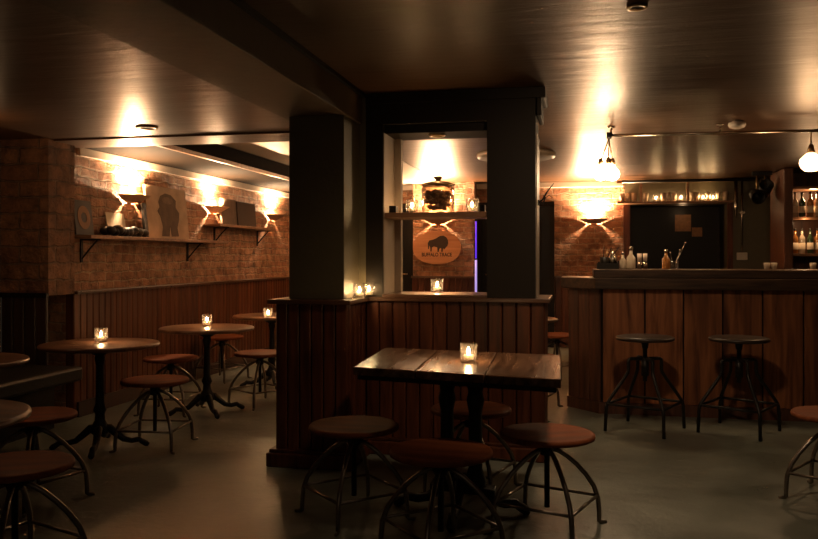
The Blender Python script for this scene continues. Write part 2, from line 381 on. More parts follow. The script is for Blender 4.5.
struct('wall_column_back', MB().box(-1.60, -1.356, 5.032, 5.50, 1.012, CZ-.002), M_olive)
ox0, ox1 = -1.242, x_at(487, RY); oxr = x_at(535.5, RY)
struct('wall_frame', MB().box(-1.356, ox0, RY, 5.40, 1.012, CZ-.002).box(ox1, oxr, RY, 5.40, 1.012, CZ-.002)
       .box(ox0, ox1, RY, 5.40, 2.13, CZ-.002).box(ox0, ox1, RY+.05, 5.40, 2.075, 2.13), M_dark)
struct('trim_14', MB().box(ox0, ox0+.006, RY+.01, 5.40, 1.012, 2.075).box(ox0, ox0+.05, 5.34, 5.40, 1.012, 2.075).box(oxr, oxr+.006, RY+.06, 5.40, 1.012, 2.05), M_cream)
struct('trim_15', MB().box(-1.356, oxr+.06, RY-.012, RY-.001, 2.26, CZ-.002, .003).box(oxr+.007, oxr+.06, RY, 5.40, 2.26, CZ-.002, .008).box(oxr+.007, oxr+.035, RY-.005, 5.40, 2.15, 2.26, .005), M_dark)
struct('trim_16', MB().box(ox0, ox1, RY-.02, 5.44, 1.0125, 1.03, .003), M_cap)
sh = MB().box(ox0+.007, ox1-.001, RY+.02, 5.38, 1.525, 1.558, .003).build('shelf_board', M_shelf); tag(sh, 'wooden shelf across the opening in the dark partition, under the lidded jar', 'shelf')

# ------------------------------------------------------------ bar
ck = [( -.09, 6.95), (.166, 6.69), (2.9, 6.69), (2.9, 7.25), (-.09, 7.25)]
bar = thing('bar_counter', 'long plank-fronted bar with a thick worn oak counter and angled corner', 'bar counter', (0, 0, 0))
MB().prism([(-.07, 6.97), (.18, 6.71), (2.9, 6.71), (2.9, 7.23), (-.07, 7.23)], .02, 1.01).build('body', M_dark, bar)
boards((-.09+.01, 6.95+.02), (.166+.01, 6.69+.02), .09, 1.008, .12, .018, .005, (-1, -1)).build('corner_boards', M_barred, bar)
bp_ = MB(); xs = [.185, .225+.296*0] + [.519+.296*i for i in range(9)]
xs = [.185] + [.519+.2955*i for i in range(9)]
fr = MB()
for a, b in zip(xs, xs[1:]):
    b = min(b, 2.9)
    if b-a < .05: continue
    q = MB().box(a+.006, b-.006, 6.69, 6.712, .09, 1.008, .004); fr.merge(q.b)
fr.build('front_planks', M_plank, bar)
MB().prism([(-.10, 6.94), (.16, 6.67), (2.9, 6.67), (2.9, 6.7), (.18, 6.7), (-.07, 6.97)], 0, .09).build('plinth', M_barred, bar)
MB().prism([(-.15, 6.92), (.125, 6.60), (2.9, 6.60), (2.9, 7.32), (-.15, 7.32)], 1.01, 1.10, .006).build('lower_counter', M_counter, bar)
MB().box(.115, 2.9, 6.615, 7.30, 1.101, 1.168, .006).build('upper_counter', M_counter, bar)

# ------------------------------------------------------------ stools
def low_stool(label):
    t = thing('stool', label, 'stool')
    MB().lathe([(0, .424), (.212, .424), (.220, .428), (.222, .436), (.220, .445), (.214, .4495), (.205, .4505), (.19, .449), (0, .447)], seg=48).build('seat', M_seat, t)
    MB().lathe([(0, .10), (.013, .10), (.013, .34), (.03, .345), (.034, .36), (.03, .395), (.07, .400), (.075, .423), (0, .4235)], seg=20).build('screw', M_iron, t)
    for k in range(4):
        a = k*PI/2; ca, sa = math.cos(a), math.sin(a)
        pr = [(.026, .372), (.055, .362), (.10, .335), (.15, .292), (.20, .238), (.24, .18), (.262, .12), (.268, .05), (.268, .012), (.275, .007), (.305, .007)]
        MB().tube([(r*ca, r*sa, z) for r, z in pr], [.0115]*7+[.0115, .011, .009, .007]).build('leg', M_steel, t)
    for k in range(4):
        a = k*PI/2; b = a+PI/2; r = .26
        MB().tube([(r*math.cos(a), r*math.sin(a), .135), (r*math.cos(b), r*math.sin(b), .135)], .0075, 8).build('stretcher', M_steel, t)
    return t
proto = None
def put_low(px, py, label, rz, z=.45):
    global proto
    p = on_z(px, py, z)
    if proto is None:
        proto = low_stool(label); proto.location = (p.x, p.y, 0); proto.rotation_euler = (0, 0, rz)
    else: dup(proto, (p.x, p.y, 0), rz, label)
    return p
R = math.radians
put_low(547, 432, 'round wooden stool on bent steel legs, fully in view right of the plank table', R(26))
put_low(441, 449, 'round wooden stool nearest the camera in front of the plank table', R(-3))
put_low(354, 424, 'round wooden stool at the left end of the plank table, before the boarded partition', R(0))
put_low(471, 407.5, 'round wooden stool mostly hidden behind the plank table pedestal', R(30))
put_low(837, 413, 'round wooden stool cut off by the right edge of the photo', R(12))
put_low(15, 463, 'large near round stool at the lower left corner, partly cut off', R(25))
put_low(32, 414, 'round stool behind the nearest one at the lower left', R(30))
put_low(155, 379, 'round stool with curved legs just right of the nearest candlelit round table', R(52))
put_low(171, 357, 'round stool half hidden behind the one beside the nearest candlelit table', R(50))
put_low(260, 352, 'round stool beside the dark partition end, under the farthest left candlelit table', R(12))
put_low(222, 336, 'small distant stool against the boarded wall behind the middle candlelit table', R(30))
put_low(530, 355, 'nearer stool glimpsed in the gap between partition and bar', R(30))

put_low(557, 334, 'farthest stool in the gap between partition and bar', R(10))

def bar_stool(label):
    t = thing('bar_stool', label, 'bar stool')
    MB().lathe([(0, .658), (.19, .658), (.206, .664), (.210, .675), (.205, .685), (.19, .690), (0, .687)], seg=48).build('seat', M_seatd, t)
    MB().lathe([(0, .36), (.016, .36), (.016, .60), (.022, .60), (.03, .657), (0, .6575)], seg=20).build('screw', M_iron, t)
    MB().lathe([(0.017, .40), (.028, .40), (.028, .535), (.017, .535)], seg=20).build('screw_sleeve', M_iron, t)
    for k in range(4):
        a = k*PI/2; ca, sa = math.cos(a), math.sin(a)
        pr = [(.02, .525), (.11, .525), (.125, .518), (.128, .50), (.128, .45), (.132, .425), (.165, .375), (.265, .24), (.29, .20), (.298, .17), (.305, 0.004)]
        MB().tube([(r*ca, r*sa, z) for r, z in pr], .0125).build('leg', M_iron, t)
    for k in range(4):
        a = k*PI/2; b = a+PI/2; r = .292
        MB().tube([(r*math.cos(a), r*math.sin(a), .20), (r*math.cos(b), r*math.sin(b), .20)], .010, 8).build('stretcher', M_iron, t)
    return t
b0 = bar_stool('dark tall bar stool, the left one of the two before the bar')
p = on_z(645, 336, .69); b0.location = (p.x, p.y, 0); b0.rotation_euler = (0, 0, R(20))
p = on_z(739, 337, .69); dup(b0, (p.x, p.y, 0), R(16), 'dark tall bar stool, the right one of the two before the bar')
# high-backed chair at the frame's edge
ch = thing('bar_chair', 'dark wooden high-backed chair cut off at the right edge before the bar', 'chair', (2.02, 6.12, 0))
MB().box(-.2, .2, -.2, .2, .62, .66, .01).build('seat', M_darkwain, ch)
MB().box(-.2, -.16, -.2, .2, .68, .92, .01).build('backrest', M_darkwain, ch)
for sx in (-1, 1):
    for sy in (-1, 1): MB().box(sx*.18-.02, sx*.18+.02, sy*.18-.02, sy*.18+.02, 0, .93 if sx < 0 else .62, .004).build('leg', M_darkwain, ch)
for sy in (-1, 1): MB().box(-.16, .16, sy*.18-.012, sy*.18+.012, .2, .24).build('stretcher', M_darkwain, ch)

# ------------------------------------------------------------ tables
def foot_pts(k, r, h, a0=0):
    a = k*PI/2+a0; ca, sa = math.cos(a), math.sin(a)
    pr = [(.02, h), (.06, h*.97), (.10, h*.72), (.15, h*.42), (.20, h*.33), (.25, h*.38), (r-.05, h*.30), (r-.015, .022), (r, .014)]
    return [(q*ca, q*sa, z) for q, z in pr]
def round_table(label):
    t = thing('round_table', label, 'table')
    MB().lathe([(0, .672), (.36, .672), (.376, .677), (.38, .687), (.376, .697), (.365, .70), (0, .70)], seg=64).build('table_top', M_round, t)
    MB().lathe([(0, .10), (.05, .10), (.062, .115), (.055, .15), (.034, .19), (.03, .23), (.042, .26), (.028, .30), (.025, .55), (.035, .60), (.03, .62), (.10, .655), (.13, .6715), (0, .6718)], seg=24).build('pedestal', M_iron, t)
    for k in range(4):
        MB().tube(foot_pts(k, .31, .14, .4), [.026, .028, .024, .02, .018, .018, .018, .02, .012]).build('foot', M_iron, t)
    return t
tp = None; TABS = []
for px, py, lab in ((100, 343, 'round wooden cafe table with a candle, nearest of the three along the left boarded wall'),
                    (207, 327, 'round wooden cafe table with a candle, middle of the three along the left wall'),
                    (272, 315, 'round candlelit table half hidden behind the dark partition'),
                    (-46, 360, 'round tabletop just entering at the left edge beside the black bench'),
                    (-85, 416, 'round tabletop at the left edge above the two dark stools'),
                    (517, 318, 'round table barely seen in the passage between partition and bar')):
    p = on_z(px, py, .70); TABS.append(p)
    if tp is None: tp = round_table(lab); tp.location = (p.x, p.y, 0)
    else: dup(tp, (p.x, p.y, 0), random.uniform(0, 1), lab)
# plank table
c4 = [on_z(353, 367, .75), on_z(561, 379.5, .75), on_z(560, 355, .75), on_z(385, 347.5, .75)]
cen = sum(c4, Vector())/4; cen.z = 0
t = thing('plank_table', 'rectangular table with a worn three-plank top on a black iron pedestal', 'table', cen)
loc4 = [v-cen for v in c4]
def lerp(a, b, k): return a+(b-a)*k
def tabq(u0, u1):
    A, B, D, E = lerp(loc4[0], loc4[1], u0), lerp(loc4[0], loc4[1], u1), lerp(loc4[3], loc4[2], u1), lerp(loc4[3], loc4[2], u0)
    return [(v.x, v.y) for v in (A, B, D, E)]
tt = MB()
for u0, u1 in ((0, .318), (.324, .654), (.660, 1)): tt.prism(tabq(u0, u1), .712, .75, .004)
tt.build('table_top', M_tabletop, t)
MB().prism([(x*.96, y*.96) for x, y in tabq(0, 1)], .69, .711).build('apron', M_iron, t)
ang = math.atan2(loc4[1].y-loc4[0].y, loc4[1].x-loc4[0].x)
ux, uy = math.cos(ang), math.sin(ang)
for s in (-1, 1):
    MB().lathe([(.0, .12), (.05, .12), (.055, .16), (.035, .22), (.033, .5), (.045, .56), (.035, .60), (.06, .689), (0, .6895)], (s*.075*ux, s*.075*uy, 0), 24).build('pedestal', M_iron, t)
MB().prism([(-.17*ux-.05*-uy*-1, -.17*uy-.05*ux), (.17*ux-.05*-uy*-1, .17*uy-.05*ux), (.17*ux+.05*-uy, .17*uy+.05*ux), (-.17*ux+.05*-uy, -.17*uy+.05*ux)], .10, .135, .006).build('pedestal_base', M_iron, t)
for k in range(4):
    MB().tube([(x*1.1, y*1.1, z) for x, y, z in foot_pts(k, .31, .15, ang+PI*.06)], [.03, .032, .028, .024, .022, .022, .022, .024, .014]).build('foot', M_iron, t)

# black bench
bn = thing('bench', 'low black leather bench against the left wall beside the brick pier', 'bench', (-3.93, 4.0, 0))
MB().box(-.35, .35, -1.6, 1.28, .36, .465, .02).build('seat_cushion', M_leather, bn)
MB().box(-.33, .12, -1.58, 1.26, 0, .36).build('base', M_dark, bn)

# ------------------------------------------------------------ candles
def candle(label):
    t = thing('candle_glass', label, 'candle')
    MB().lathe([(0, .002), (.038, .002), (.041, .006), (.043, .092), (.040, .092), (.037, .012), (0, .012)], seg=24).build('glass_cup', M_glass, t)
    w = MB().lathe([(0, .0125), (.024, .0125), (.024, .034), (0, .034)], seg=20).build('candle', M_wax, t)
    MB().lathe([(0, .036), (.0065, .042), (.008, .052), (.005, .063), (0, .074)], seg=12).build('flame', M_flame, w)
    light('candle_light', 'POINT', (0, 0, .06), 1.0, (1, .58, .26), .012, t)
    return t
cp = None
def put_candle(loc, label, e=None):
    global cp
    if cp is None:
        cp = candle(label); cp.location = loc; r = cp
    else: r = dup(cp, loc, 0, label)
    return r
def tabz(px, py, z): v = on_z(px, py, z); return (v.x, v.y, z+.001)
put_candle(tabz(468.5, 362, .75), 'clear glass with a lit tealight on the plank table')
put_candle(tabz(101, 342, .70), 'lit tealight glass on the nearest round table at left')
put_candle(tabz(207, 326, .70), 'lit tealight glass on the middle round table at left')
put_candle(tabz(268, 318, .70), 'lit tealight glass on the round table half hidden by the partition')
put_candle((x_at(437, 5.30), 5.30, 1.031), 'lit tealight glass on the sill of the partition opening, below the oval sign')
zs = 1.559
put_candle((x_at(412, 5.2), 5.2, zs), 'lit tealight glass on the partition shelf, left of the big jar')
put_candle((x_at(472, 5.2), 5.2, zs), 'lit tealight glass on the partition shelf, right of the big jar')
ca = put_candle((-1.335+.0, 4.80, 1.013), 'lit tealight on the partition ledge, tight against the column side')
cb = put_candle((x_at(369, 4.99)-.0, 4.985, 1.013), 'lit tealight in the inner corner of the partition ledge')
for c_ in (ca, cb):
    for g_ in c_.children:
        if g_.type == 'LIGHT': g_.data = g_.data.copy(); g_.data.energy = .4

# jar on shelf
jar = thing('lidded_jar', 'large squat glass jar with lid, filled with dark brown pieces, on the partition shelf', 'jar', (x_at(438, 5.2), 5.2, zs)); jar.scale = (1.13, 1.13, 1.08)
MB().lathe([(0, .002), (.085, .002), (.096, .012), (.098, .15), (.09, .168), (.086, .168), (.092, .15), (.092, .014), (0, .010)], seg=40).build('glass_body', M_jar, jar)
MB().lathe([(.0, .169), (.10, .169), (.10, .176), (.06, .190), (.022, .196), (0, .196)], seg=40).build('lid', M_brass, jar)
MB().lathe([(0, .1965), (.016, .198), (.016, .205), (.026, .214), (.024, .224), (0, .227)], seg=24).build('knob', M_brass, jar.children[-1])
ct = MB()
for i in range(110):
    a = random.uniform(0, 2*PI); rr_ = .066*math.sqrt(random.random()); zz = random.uniform(.032, .13)
    ct.sphere((rr_*math.cos(a), rr_*math.sin(a), zz), random.uniform(.014, .022), (1, .8, random.uniform(.5, 1)), 8)
ct.build('contents', M_contents, jar)
for px, lab, w in ((390, 'small dark box at the left end of the partition shelf', .05), (482.5, 'small dark box at the right end of the partition shelf', .018)):
    x = x_at(px, 5.22); o = MB().box(-w, w, -.04, .04, 0, .052, .004).build('small_box', M_black, loc=(x, 5.22, zs)); tag(o, lab, 'box')
# partition downlight, twig hook
def disc_light(name, label, loc, r=.06, m=M_brass, e=None):
    t = thing(name, label, 'ceiling light', loc)
    MB().lathe([(r*.6, -.001), (r, -.001), (r*1.0, -.006), (r*.92, -.012), (r*.62, -.010), (r*.6, -.001)], seg=32).build('ring', m, t)
    MB().lathe([(0, -.004), (r*.6, -.004), (r*.6, -.001), (0, -.001)], seg=24).build('lens', M_dark, t)
    return t
tw = thing('wall_hook', 'twisted iron candle hook sticking out from the right side of the partition', 'hook', (oxr+.008, 5.2, 1.62))
MB().lathe([(0, 0), (.02, 0), (.02, .008), (0, .008)], (0, 0, 0), 16, Matrix.Rotation(PI/2, 4, 'Y')).build('plate', M_iron, tw)
MB().tube([(.005, 0, 0), (.03, -.01, .02), (.06, -.02, .07), (.10, -.02, .12)], [.006, .006, .005, .002], 8).tube([(.005, 0, 0), (.03, 0, -.01), (.045, 0, .03), (.03, 0, .045)], [.006, .006, .005, .003], 8).tube([(.03, -.01, .02), (.07, 0, .045), (.09, 0, .03)], .003, 6).build('arm', M_iron, tw)

# ------------------------------------------------------------ wall sconces
def sconce(label):                                     # half bowl facing +Y locally (wall plane y=0)
    t = thing('wall_sconce', label, 'wall lamp', group=None)
    b = bmesh.new(); prof = [(.078, -.045), (.12, -.022), (.19, .015), (.205, .024), (.197, .024), (.182, .012), (.115, -.014), (.078, -.034)]
    seg = 20; rings = []
    for r, z in prof: rings.append([b.verts.new((r*math.cos(PI*k/seg), .012+r*.85*math.sin(PI*k/seg), z)) for k in range(seg+1)])
    for A, B in zip(rings, rings[1:]+rings[:1]):
        for k in range(seg): b.faces.new((A[k], A[k+1], B[k+1], B[k]))
    bmesh.ops.recalc_face_normals(b, faces=b.faces[:])
    for f in b.faces: f.smooth = True
    m = MB(); m.merge(b); m.build('bowl', M_sconce, t)
    MB().prism([(.056*math.cos(PI*k/12), .012+.048*math.sin(PI*k/12)) for k in range(13)], -.045, -.038).build('base_plate', M_sconce, t)
    MB().box(-.03, .03, .001, .011, -.045, .0).tube([(-.14, .006, -.015), (0, .10, -.037), (.14, .006, -.015)], .004).build('bracket', M_brass, t)
    MB().lathe([(0, -.02), (.012, -.02), (.016, 0), (.010, .018), (0, .02)], (0, .10, .0), 12).build('bulb', M_globe, t)
    light('sconce_light', 'POINT', (0, .048, .005), SCE*.5, (1, .63, .34), .010, t)
    for dx in (-.1, .1):
        light('sconce_beam', 'SPOT', (dx, .075, .05), SCE*1.7, (1, .63, .34), .015, t, (PI-.36, 0, 0), R0(150), .6)
    return t
SCE = 58
s0 = sconce('plaster uplighter on the left brick wall, first past the brick pier above the pale card')
s0.location = (-3.97, y_at(129, -3.97), 1.80); s0.rotation_euler = (0, 0, -PI/2)
dup(s0, (-3.97, y_at(212, -3.97), 1.80), -PI/2, 'plaster uplighter between the stained canvas and the two dark pictures')
dup(s0, (-3.97, y_at(271, -3.97), 1.80), -PI/2, 'farthest plaster uplighter on the left brick wall, beside the dark column')
light('fill_light', 'POINT', (-3.7, 4.3, 2.0), 2.2, WARM, .12)  # added fill without a fixture, brightens the brick pier
dup(s0, (x_at(438, 11.2), 11.2, 1.78), PI, 'plaster uplighter on the brick pier directly above the oval wooden sign')
dup(s0, (x_at(594, FY), FY, 1.78), PI, 'plaster uplighter on the far brick wall left of the bar hatch')

# ------------------------------------------------------------ left wall shelves and things on them
def wall_shelf(Y0, Y1, z, br, label):
    t = thing('wall_shelf', label, 'shelf', (-3.97, Y0, z))
    MB().box(.001, .20, 0, Y1-Y0, -.028, 0, .003).build('board', M_shelf, t)
    for y in br:
        y -= Y0
        MB().box(.001, .012, y-.014, y+.014, -.22, -.029).box(.012, .18, y-.010, y+.010, -.040, -.029).tube([(.01, y, -.19), (.09, y, -.10), (.15, y, -.04)], .007, 8).build('bracket', M_black, t)
    return t
ys = lambda px: y_at(px, -3.88)
SZ = 1.445
wall_shelf(5.66, ys(219), SZ, (y_at(77, -3.97)+.05, y_at(187, -3.97)), 'long wooden shelf on black brackets along the left brick wall, the nearer one')
wall_shelf(ys(211), ys(266), 1.63, (y_at(214, -3.97), y_at(257, -3.97)), 'shorter higher shelf on the left brick wall, holding two dark pictures')
def picture(px0, px1, z, top, label, m, cat='picture', lean=.03, name='picture_frame', xb=-3.93):
    ya, yb = ys(px0), ys(px1); h = top
    t = thing(name, label, cat, (xb+.02, ya, z+.001))
    mtx = Matrix.Rotation(-lean, 4, 'Y')
    q = MB(); q.box(0, .025, 0, yb-ya, 0, h, .003); bmesh.ops.transform(q.b, matrix=mtx, verts=q.b.verts[:])
    q.build('panel', m, t)
    return t, yb-ya, h, mtx
t, w, h, mx = picture(77, 95, SZ, .28, 'small slate-dark square print with a tan ring at the near end of the long shelf', M_slate, 'print', .12)
F2 = mx @ Matrix(((0, 0, 1, .0255), (1, 0, 0, w/2), (0, 1, 0, h*.5), (0, 0, 0, 1)))
ring = MB(); rg = bmesh.new()
o1 = [rg.verts.new((math.cos(2*PI*k/32)*w*.34, math.sin(2*PI*k/32)*.095, 0)) for k in range(32)]
o2 = [rg.verts.new((math.cos(2*PI*k/32)*w*.16, math.sin(2*PI*k/32)*.042, 0)) for k in range(32)]
for k in range(32): rg.faces.new((o1[k], o1[(k+1) % 32], o2[(k+1) % 32], o2[k]))
r = bmesh.ops.extrude_face_region(rg, geom=rg.faces[:])
for v in r['geom']:
    if isinstance(v, bmesh.types.BMVert): v.co.z = .003
ring.merge(rg, F2); ring.build('printed_ring', M_tan, t)
t, w, h, mx = picture(150, 190, SZ, .50, 'large pale stained canvas with a dark ghostly figure, leaning on the long shelf', M_canvas, 'painting', .10)
F2 = mx @ Matrix(((0, 0, 1, .0255), (1, 0, 0, 0), (0, 1, 0, 0), (0, 0, 0, 1)))
fig = []
for u, v in ((.30, .04), (.34, .22), (.30, .42), (.24, .52), (.30, .60), (.28, .70), (.34, .82), (.46, .88), (.60, .86), (.72, .76), (.70, .62), (.78, .52), (.76, .38), (.70, .22), (.72, .05), (.54, .04), (.52, .25), (.48, .04)): fig.append((u*w, v*h))
MB().prism_m(fig, .002, F2).build('painted_figure', M_figure, t)
F3 = F2 @ Matrix.Translation((0, 0, .0025))
MB().prism_m([(w*(.5+.13*math.cos(a)), h*(.74+.07*math.sin(a))) for a in [2*PI*k/20 for k in range(20)]], .002, F3).build('painted_face', M_face, t)
t, w, h, mx = picture(146.5, 149.5, SZ, .32, 'thin dark framed picture seen edge-on just before the stained canvas', M_black, 'picture', .10)
zb = 1.63
picture(223, 238, zb, .30, 'dark brown picture on the high shelf, the nearer of the pair', M_figure, 'picture', .08)
picture(239, 257, zb, .29, 'almost black picture on the high shelf, the farther of the pair', M_ink, 'picture', .08)
# dark bundle and card
bd = MB(); ya, yb = ys(106), ys(142)
for i in range(26):
    k = i/25; bd.sphere((random.uniform(-.02, .03), (yb-ya)*k, .045+random.uniform(-.01, .012)), random.uniform(.036, .05), (1, 1.4, .9), 12)
bb = bd.build('folded_cloth', M_black, loc=(-3.88, ya, SZ+.002)); tag(bb, 'long dark rumpled bundle lying on the long shelf below the pale card', 'cloth bundle')
ya, yb = ys(113), ys(131)
o = MB(); o.box(0, .006, 0, yb-ya, 0, .125); bmesh.ops.transform(o.b, matrix=Matrix.Rotation(-.2, 4, 'Y'), verts=o.b.verts[:])
o = o.build('paper_card', M_paper, loc=(-3.935, ya, SZ+.085)); tag(o, 'small pale cream card propped on the dark bundle under the first uplighter', 'card')

# ------------------------------------------------------------ oval sign
sx0, sx1 = x_at(413, 11.15), x_at(461, 11.15); sc_ = Vector(((sx0+sx1)/2+.0, 11.17, z_at(247.5, (sx0+sx1)/2, 11.15)))
sx = (sx1-sx0)/2; szz = .235
sg = thing('oval_sign', 'oval wooden board sign with a burnt bison emblem and lettering on the brick pier', 'sign', sc_)
ov = [(sx*math.copysign(abs(math.cos(a))**.9, math.cos(a)), szz*math.copysign(abs(math.sin(a))**.9, math.sin(a))) for a in [2*PI*k/48 for k in range(48)]]
FR = Matrix(((1, 0, 0, 0), (0, 0, -1, 0), (0, 1, 0, 0), (0, 0, 0, 1)))
MB().prism_m(ov, .028, FR).build('board', M_signwood, sg)
bis = [(-.17, -.02), (-.175, .06), (-.15, .095), (-.09, .105), (-.03, .125), (.03, .155), (.09, .16), (.14, .135), (.165, .10), (.17, .055), (.155, .02), (.13, .00), (.10, -.03), (.085, -.01), (.075, -.06), (.055, -.06), (.05, -.005), (.02, -.02), (.01, -.06), (-.01, -.06), (-.015, .0), (-.07, .015), (-.105, .0), (-.11, -.055), (-.13, -.055), (-.135, .0), (-.15, .03), (-.155, -.02)]
FRb = FR @ Matrix.Translation((0, .0, .0285))
bo = [c for c in sg.children if c.name.startswith('board')][0]
MB().prism_m([(x*.85+.02, y*1.05+.0) for x, y in bis], .002, FRb).build('bison_emblem', M_ink, bo)
cu = bpy.data.curves.new('lettering', 'FONT'); cu.body = 'BUFFALO TRACE'; cu.size = .072; cu.align_x = 'CENTER'; cu.extrude = .001; cu.offset = .0022
to = bpy.data.objects.new('lettering_source', cu); C.objects.link(to)
dg = bpy.context.evaluated_depsgraph_get(); me = bpy.data.meshes.new_from_object(to.evaluated_get(dg))
bpy.data.objects.remove(to)
tx = bpy.data.objects.new('lettering', me); C.objects.link(tx); tx.parent = bo; me.materials.clear(); me.materials.append(M_ink)
me.transform(FR @ Matrix.Translation((0, -.125, .0295)) @ Matrix.Diagonal((.80, 1, 1, 1)))
# neon strip
ns = thing('neon_tube', 'thin vertical neon tube, purple above and lilac below, beside the sign pier', 'neon light', (px1+.035, 11.14, .55))
MB().tube([(0, 0, .70), (0, 0, 1.22)], .011).build('upper_tube', M_purple, ns)
MB().tube([(0, 0, 0), (0, 0, .68)], .016).build('lower_tube', M_lilac, ns)
MB().box(-.02, .02, .018, .03, -.55, 1.25).build('backplate', M_black, ns)

# ------------------------------------------------------------ bar back
zs2 = 1.995
bs = thing('bar_back_shelf', 'wooden shelf unit of glassware above the dark hatch behind the bar', 'shelf')
sx_0, sx_1 = x_at(617, 11.25), x_at(733, 11.25)
MB().box(sx_0, sx_1, 11.22, FY-.001, zs2, zs2+.025, .003).build('board', M_shelf, bs)
MB().box(sx_0, sx_1, 11.24, 11.26, CZ-.06, CZ-.02).build('top_rail', M_shelf, bs)
for px in (641, 688): x = x_at(px, 11.25); MB().box(x-.015, x+.015, 11.24, 11.27, zs2+.026, CZ-.061).build('upright', M_shelf, bs)
def tumbler(label):
    t = thing('tumbler', label, 'glass', group='tumblers on the shelf behind the bar')
    MB().lathe([(0, .001), (.03, .001), (.036, .12), (.033, .12), (.027, .008), (0, .008)], seg=16).build('glass_body', M_clearb, t)
    return t
tb = None
for px in (622, 628, 634, 646, 663, 668, 674, 692, 697, 708, 718, 725):
    x = x_at(px, 11.33)
    if tb is None: tb = tumbler('small tumbler in the glass row on the shelf behind the bar'); tb.location = (x, 11.33, zs2+.026)
    else: dup(tb, (x, 11.33, zs2+.026), 0, 'small tumbler in the glass row on the shelf behind the bar')
for px, lab in ((656, 'lit tealight on the shelf behind the bar, left of its middle upright'), (681, 'lit tealight close left of the right upright on the shelf behind the bar'), (703, 'lit tealight among the tumblers right of the right upright'), (713, 'rightmost lit tealight on the shelf behind the bar')):
    put_candle((x_at(px, 11.30), 11.30, zs2+.026), lab)
rl = MB().tube([(x_at(622, 10.9), 10.9, 2.262), (x_at(760, 10.9), 10.9, 2.262)], .02).build('ceiling_rail', M_iron); tag(rl, 'dark steel rail under the ceiling above the glass shelf behind the bar', 'rail')
for px, py, w, hh, lab in ((683, 223, .11, .12, 'small orange poster at upper left inside the dark hatch'), (697, 232, .07, .065, 'smaller square print to the lower right inside the dark hatch')):
    Yp = FY+.598; x = x_at(px, Yp); o = MB().box(-w, w, -.002, .002, -hh, hh).build('poster', M_poster, loc=(x, Yp, z_at(py, x, Yp))); tag(o, lab, 'poster')
light('hatch_light', 'POINT', (x_at(683, 11.8), 11.85, 1.9), .35, WARM, .05)
# switch box with conduit
x = x_at(742, FY-.03)
sw = thing('switch_box', 'small switch box with a vertical conduit on the dark wall behind the bar', 'switch', (x, FY, 1.23))
MB().box(-.065, .065, -.06, -.001, 0, .10, .006).build('box', M_white, sw)
MB().tube([(0, -.025, .10), (0, -.025, 1.09)], .013).build('conduit', M_chrome, sw)
MB().box(-.035, .035, -.05, -.001, .62, .65).build('clamp', M_chrome, sw)
x = x_at(735, FY-.10)+.01
cn = MB().tube([(x, FY-.10, 2.32), (x, FY-.10, 1.95), (x, FY-.10, 1.80)], [.022, .022, .010]).build('bar_tap_horn', M_chrome); cn.name = 'hanging_horn'; tag(cn, 'pale tapering horn hanging at the right end of the glass shelf', 'horn')
# spotlights on a track
tk = thing('spotlight_track', 'black track with two black spotlight heads on the ceiling right of the bar hatch', 'spotlight')
xa, xb = x_at(752, 10.6), x_at(772, 10.6)
MB().box(xa, xb, 10.58, 10.62, CZ-.05, CZ-.001).build('track', M_iron, tk)
for px, dz, q in ((757, .30, .3), (765, .22, -.5)):
    x = x_at(px, 10.6)
    h_ = MB().lathe([(0, -.11), (.07, -.11), (.085, .10), (.075, .10), (.06, -.08), (0, -.08)], (x, 10.6, CZ-dz), 20, Matrix.Rotation(PI/2+q, 4, 'X')).build('lamp_head', M_black, tk)
    MB().tube([(x, 10.6, CZ-.05), (x, 10.6, CZ-dz+.05)], .012).build('stem', M_brass, tk)
# bottle shelf
ux0, ux1 = x_at(783, 10.25), 3.5
bu = thing('bottle_shelf_unit', 'dark wooden shelf unit of bottles at the right end behind the bar', 'shelf unit')
MB().box(ux0, ux0+.10, 10.2, 10.9, 0, CZ-.01, .005).box(ux0+.10, ux1, 10.86, 10.9, 0, CZ-.01).build('carcass', M_barred, bu)
for z in (1.28, 1.72, 2.08): MB().box(ux0+.101, ux1, 10.28, 10.858, z, z+.03, .003).build('shelf_board', M_shelf, bu)
def bottle(m, label, name='liquor_bottle', s=1.0):
    t = thing(name, label, 'bottle')
    MB().lathe([(0, .001), (.034, .001), (.037, .01), (.037, .17), (.033, .195), (.014, .225), (.013, .275), (0, .275)], seg=16).build('bottle_body', m, t)
    MB().lathe([(0, .2755), (.016, .2755), (.016, .30), (0, .30)], seg=12).build('stopper', M_black, t)
    MB().lathe([(.0378, .05), (.0378, .13), (.0372, .13), (.0372, .05), (.0378, .05)], seg=16).build('paper_label', M_paper, t)
    return t
pr_ = {'amber': None, 'pale': None, 'dark green': None}
mm = {'amber': M_amber, 'pale': M_clearb, 'dark green': M_greenb}
for zi, z in enumerate((1.31, 1.75)):
    for i in range(6):
        kind = ['amber', 'pale', 'dark green', 'amber', 'pale', 'amber'][(i+zi) % 6]
        x = ux0+.16+i*.085; wh = ['lower', 'upper'][zi]
        lab = '%s glass spirit bottle on the %s shelf behind the right end of the bar' % (kind, wh)
        loc = (x, 10.36+.03*(i % 2), z+.001)
        g = 'spirit bottles on the %s shelf' % wh
        if pr_[kind] is None: b = pr_[kind] = bottle(mm[kind], lab); b.location = loc; b['group'] = g
        else: dup(pr_[kind], loc, 0, lab, g)
light('bottle_shelf_light', 'POINT', (ux0+.4, 10.45, 2.02), 5.0, WARM, .05)
light('bottle_shelf_light', 'POINT', (ux0+.25, 10.28, 1.69), 2.5, WARM, .03)

